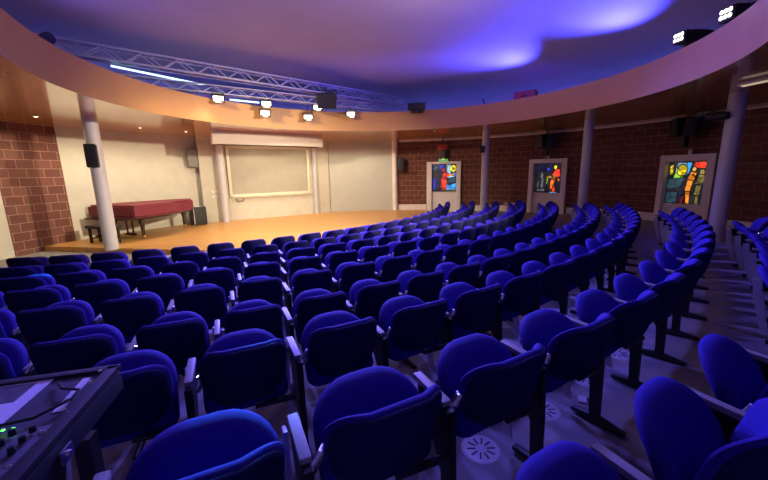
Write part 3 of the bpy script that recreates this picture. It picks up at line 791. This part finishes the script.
for k in range(12):
    obj('fader_slot', box(bmesh.new(), (.06+k*.05, .53, ZD+.012), (.004, .11, .002)), M['black'], cons)
    obj('fader_cap', box(bmesh.new(), (.06+k*.05, .53+.03*sin(k*2.1), ZD+.018), (.014, .024, .014), None, .003), M['paper'] if k % 4 == 0 else M['black'], cons)
for k in range(4): obj('indicator', box(bmesh.new(), (.128+.022*k, .302, ZD+.012), (.007, .005, .003)), M['ledg'], cons)
for j, y_ in enumerate((-.003, .09, .235, .33, .45, .6)): obj('corner_screw', lathe(bmesh.new(), [(0, 0), (.0075, 0), (.006, .004), (0, .005)], 10, (.048 if j else .05, max(.02, y_), ZD+.004)), M['chrome'], t)
bm = bmesh.new(); tube(bm, [(.155, .06, ZD+.006), (.11, .12, ZD+.012), (.055, .14, ZD+.01), (.05, .19, ZD+.01), (.1, .27, ZD+.014), (.2, .285, ZD+.014), (.34, .25, ZD+.01)], .0045, 6); tag(obj('cable', bm, M['black']), 'thin black cable curling over the mixing desk case', 'cable').location = (O_.x, O_.y, 0)
bpy.data.objects['cable'].rotation_euler.z = atan2(v_.y, v_.x)
bm = bmesh.new()
box(bm, (-.008, .35, ZD-.06), (.008, .05, .04), None, .003); lathe(bm, [(0, 0), (.009, 0), (.009, .008), (0, .01)], 12, (-.012, .35, ZD-.06), Matrix.Rotation(-pi/2, 4, 'Y')); obj('latch', bm, M['chrome'], t)
for x_ in (.1, 1.34):
    for y_ in (.08, .68): obj('leg', box(bmesh.new(), (x_, y_, (ZD-.2+gz-.02)/2), (.05, .05, ZD-.2-gz+.02)), M['black'], t)
def desk_obj(name, x, y, z, sx, sy, m, label, cat, rot=0):
    q = O_+v_*x+u_*y
    o = obj(name, box(bmesh.new(), (0, 0, 0), (sx, sy, .0016)), m, None, False, (q.x, q.y, z)); o.rotation_euler.z = atan2(v_.y, v_.x)+rot
    return tag(o, label, cat)
s1 = desk_obj('printed_sheet', .375, .125, ZD-.004, .37, .25, M['paper'], 'large white sheet with a printed picture on the mixing desk case', 'paper', 0)
o = obj('printed_picture', box(bmesh.new(), (-.008, -.045, .0012), (.27, .105, .0008)), M['paperpic'], s1, False)
desk_obj('label_strip', .075, .135, ZD-.004, .024, .185, M['tabletop'], 'narrow white strip of paper along the edge of the mixing desk case', 'paper', radians(3))
# connectors on the floor beside the desk
for j, (x, y) in enumerate(((-.66, 1.18), (-.60, 1.25))):
    t = thing('cable_connector', ['shiny cable plug lying on the carpet beside the mixing desk, nearer the desk', 'shiny cable plug lying on the carpet beside the mixing desk, farther from it'][j], 'plug', (x, y, ground(x, y)), .6+j)
    obj('plug_body', lathe(bmesh.new(), [(0, -.03), (.012, -.03), (.012, .02), (.009, .03), (0, .03)], 10, (0, 0, .012), Matrix.Rotation(pi/2, 4, 'X')), M['chrome'], t)
    bm = bmesh.new(); tube(bm, [(0, .03, .012), (.02, .1, .008), (-.05, .2, .006), (-.15, .24, .006)], .004, 6); obj('lead', bm, M['black'], t)

# ------------------------------------------------------------------ lights
def spot(name, loc, to, col, e, ang, blend=.6, size=.08):
    l = bpy.data.lights.new(name, 'SPOT'); l.energy = e; l.color = col; l.spot_size = radians(ang); l.spot_blend = blend; l.shadow_soft_size = size
    o = bpy.data.objects.new(name, l); C.objects.link(o); o.location = loc
    o.rotation_euler = (V(to)-V(loc)).to_track_quat('-Z', 'Y').to_euler(); return o
def point(name, loc, col, e, size=.15):
    l = bpy.data.lights.new(name, 'POINT'); l.energy = e; l.color = col; l.shadow_soft_size = size
    o = bpy.data.objects.new(name, l); C.objects.link(o); o.location = loc; return o
WARM = (1, .83, .56)
BLUE = (.055, .055, 1)
VIO = (.15, .125, 1)
# stage wash from the floodlights on the right rim and one on the left rim
spot('stage_beam', (5.50, 6.92, 4.14), (-3.6, 14.2, -1.2), WARM, 6500, 58, .9, .12)
spot('stage_beam', (5.15, 5.70, 4.06), (-6.6, 11.6, -1.2), WARM, 7500, 62, .9, .12)
spot('stage_beam', (-4.9, 5.9, 4.25), (-1.6, 14.8, -.3), WARM, 2600, 66, .9, .12)
for P in LAMPS:
    spot('lamp_beam', P+V((.05, -.12, -.08)), P+V((-.5, -1.2, -4)), WARM, 90, 110, .9, .1)
# recessed downlights over the stage, and some added beams that have no fitting
for a, r in ((171.0, 8.5), (161, 8.3), (154.9, 8.11), (145.1, 8.07), (127, 7.9), (116, 7.9), (104, 8.2), (94, 8.2)):
    p = pol(a, r, ZS-.03); spot('downlight_beam', p, p+V((0, 0, -1)), WARM, 100, 165, .6, .06)
# ceiling washes from the ledge on the right
spot('ceiling_wash', (5.0, 11.6, 3.95), (2.2, 10.6, 5.25), BLUE, 2900, 90, 1, .1)
spot('ceiling_wash', (6.2, 8.9, 3.95), (3.9, 8.0, 5.3), BLUE, 2500, 95, 1, .1)
spot('ceiling_wash', (4.9, 11.5, 3.95), (3.5, 11.2, 5.1), (.15, .16, 1), 380, 50, 1, .1)
spot('ceiling_wash', (6.1, 8.85, 3.95), (4.9, 8.5, 5.1), (.15, .16, 1), 280, 50, 1, .1)
spot('ceiling_wash', (-.6, 1.0, 3.76), (-1.4, 7.2, 5.2), (1, .74, .66), 480, 110, 1, .1)  # added warm up-glow for floodlight spill, no fitting and not on the right
spot('ceiling_wash', (-6.4, 5.0, 3.9), (-3.6, 6.4, 5.3), (.14, .10, 1), 600, 110, 1, .1)  # added on the left ledge to carry the cove's blue glow
# house wash from the trusses over the seats
for p, to, e in (((-3.9, 9.9, 4.35), (.3, 1.6, -.3), 2900), ((-2.2, 11.2, 4.35), (.3, 1.8, 0), 3900), ((-.2, 12.6, 4.35), (3.0, 4.2, -.1), 3700)):
    spot('house_wash', p, to, VIO, e, 74, .8, .15)
point('added_soft_fill', (1.0, 7.0, 4.1), (.92, .60, .74), 90, .5)  # added soft fill in mid-air, no lamp hangs here

spot('added_blue_fill', (.4, 4.6, 5.1), (.4, 4.3, 0), VIO, 600, 118, .9, .2)  # added blue fill to brighten seats and floor, no fitting above
spot('cyan_beam', (-2.0, 11.3, 4.35), (-.52, 1.0, .90), (.0, .40, 1), 9000, 2.6, .5, .03)
spot('cyan_beam', (-4.4, 9.6, 4.35), (-4.08, 3.87, .76), (.0, .45, 1), 9000, 3.0, .5, .03)

w = bpy.data.worlds.new('World'); sc.world = w; w.use_nodes = True
w.node_tree.nodes['Background'].inputs['Color'].default_value = (.01, .008, .02, 1); w.node_tree.nodes['Background'].inputs['Strength'].default_value = .3

# ------------------------------------------------------------------ camera
cam = bpy.data.cameras.new('camera'); cam.sensor_width = 36; cam.lens = F/768*36; cam.clip_start = .05; cam.clip_end = 100
co = bpy.data.objects.new('camera', cam); C.objects.link(co)
co.matrix_world = Matrix.Translation(CAM) @ Matrix.Rotation(pi/2-PITCH, 4, 'X') @ Matrix.Rotation(ROLL, 4, 'Z')
sc.camera = co
sc.view_settings.view_transform = 'Standard'; sc.view_settings.look = 'None'; sc.view_settings.exposure = 0; sc.view_settings.gamma = 1
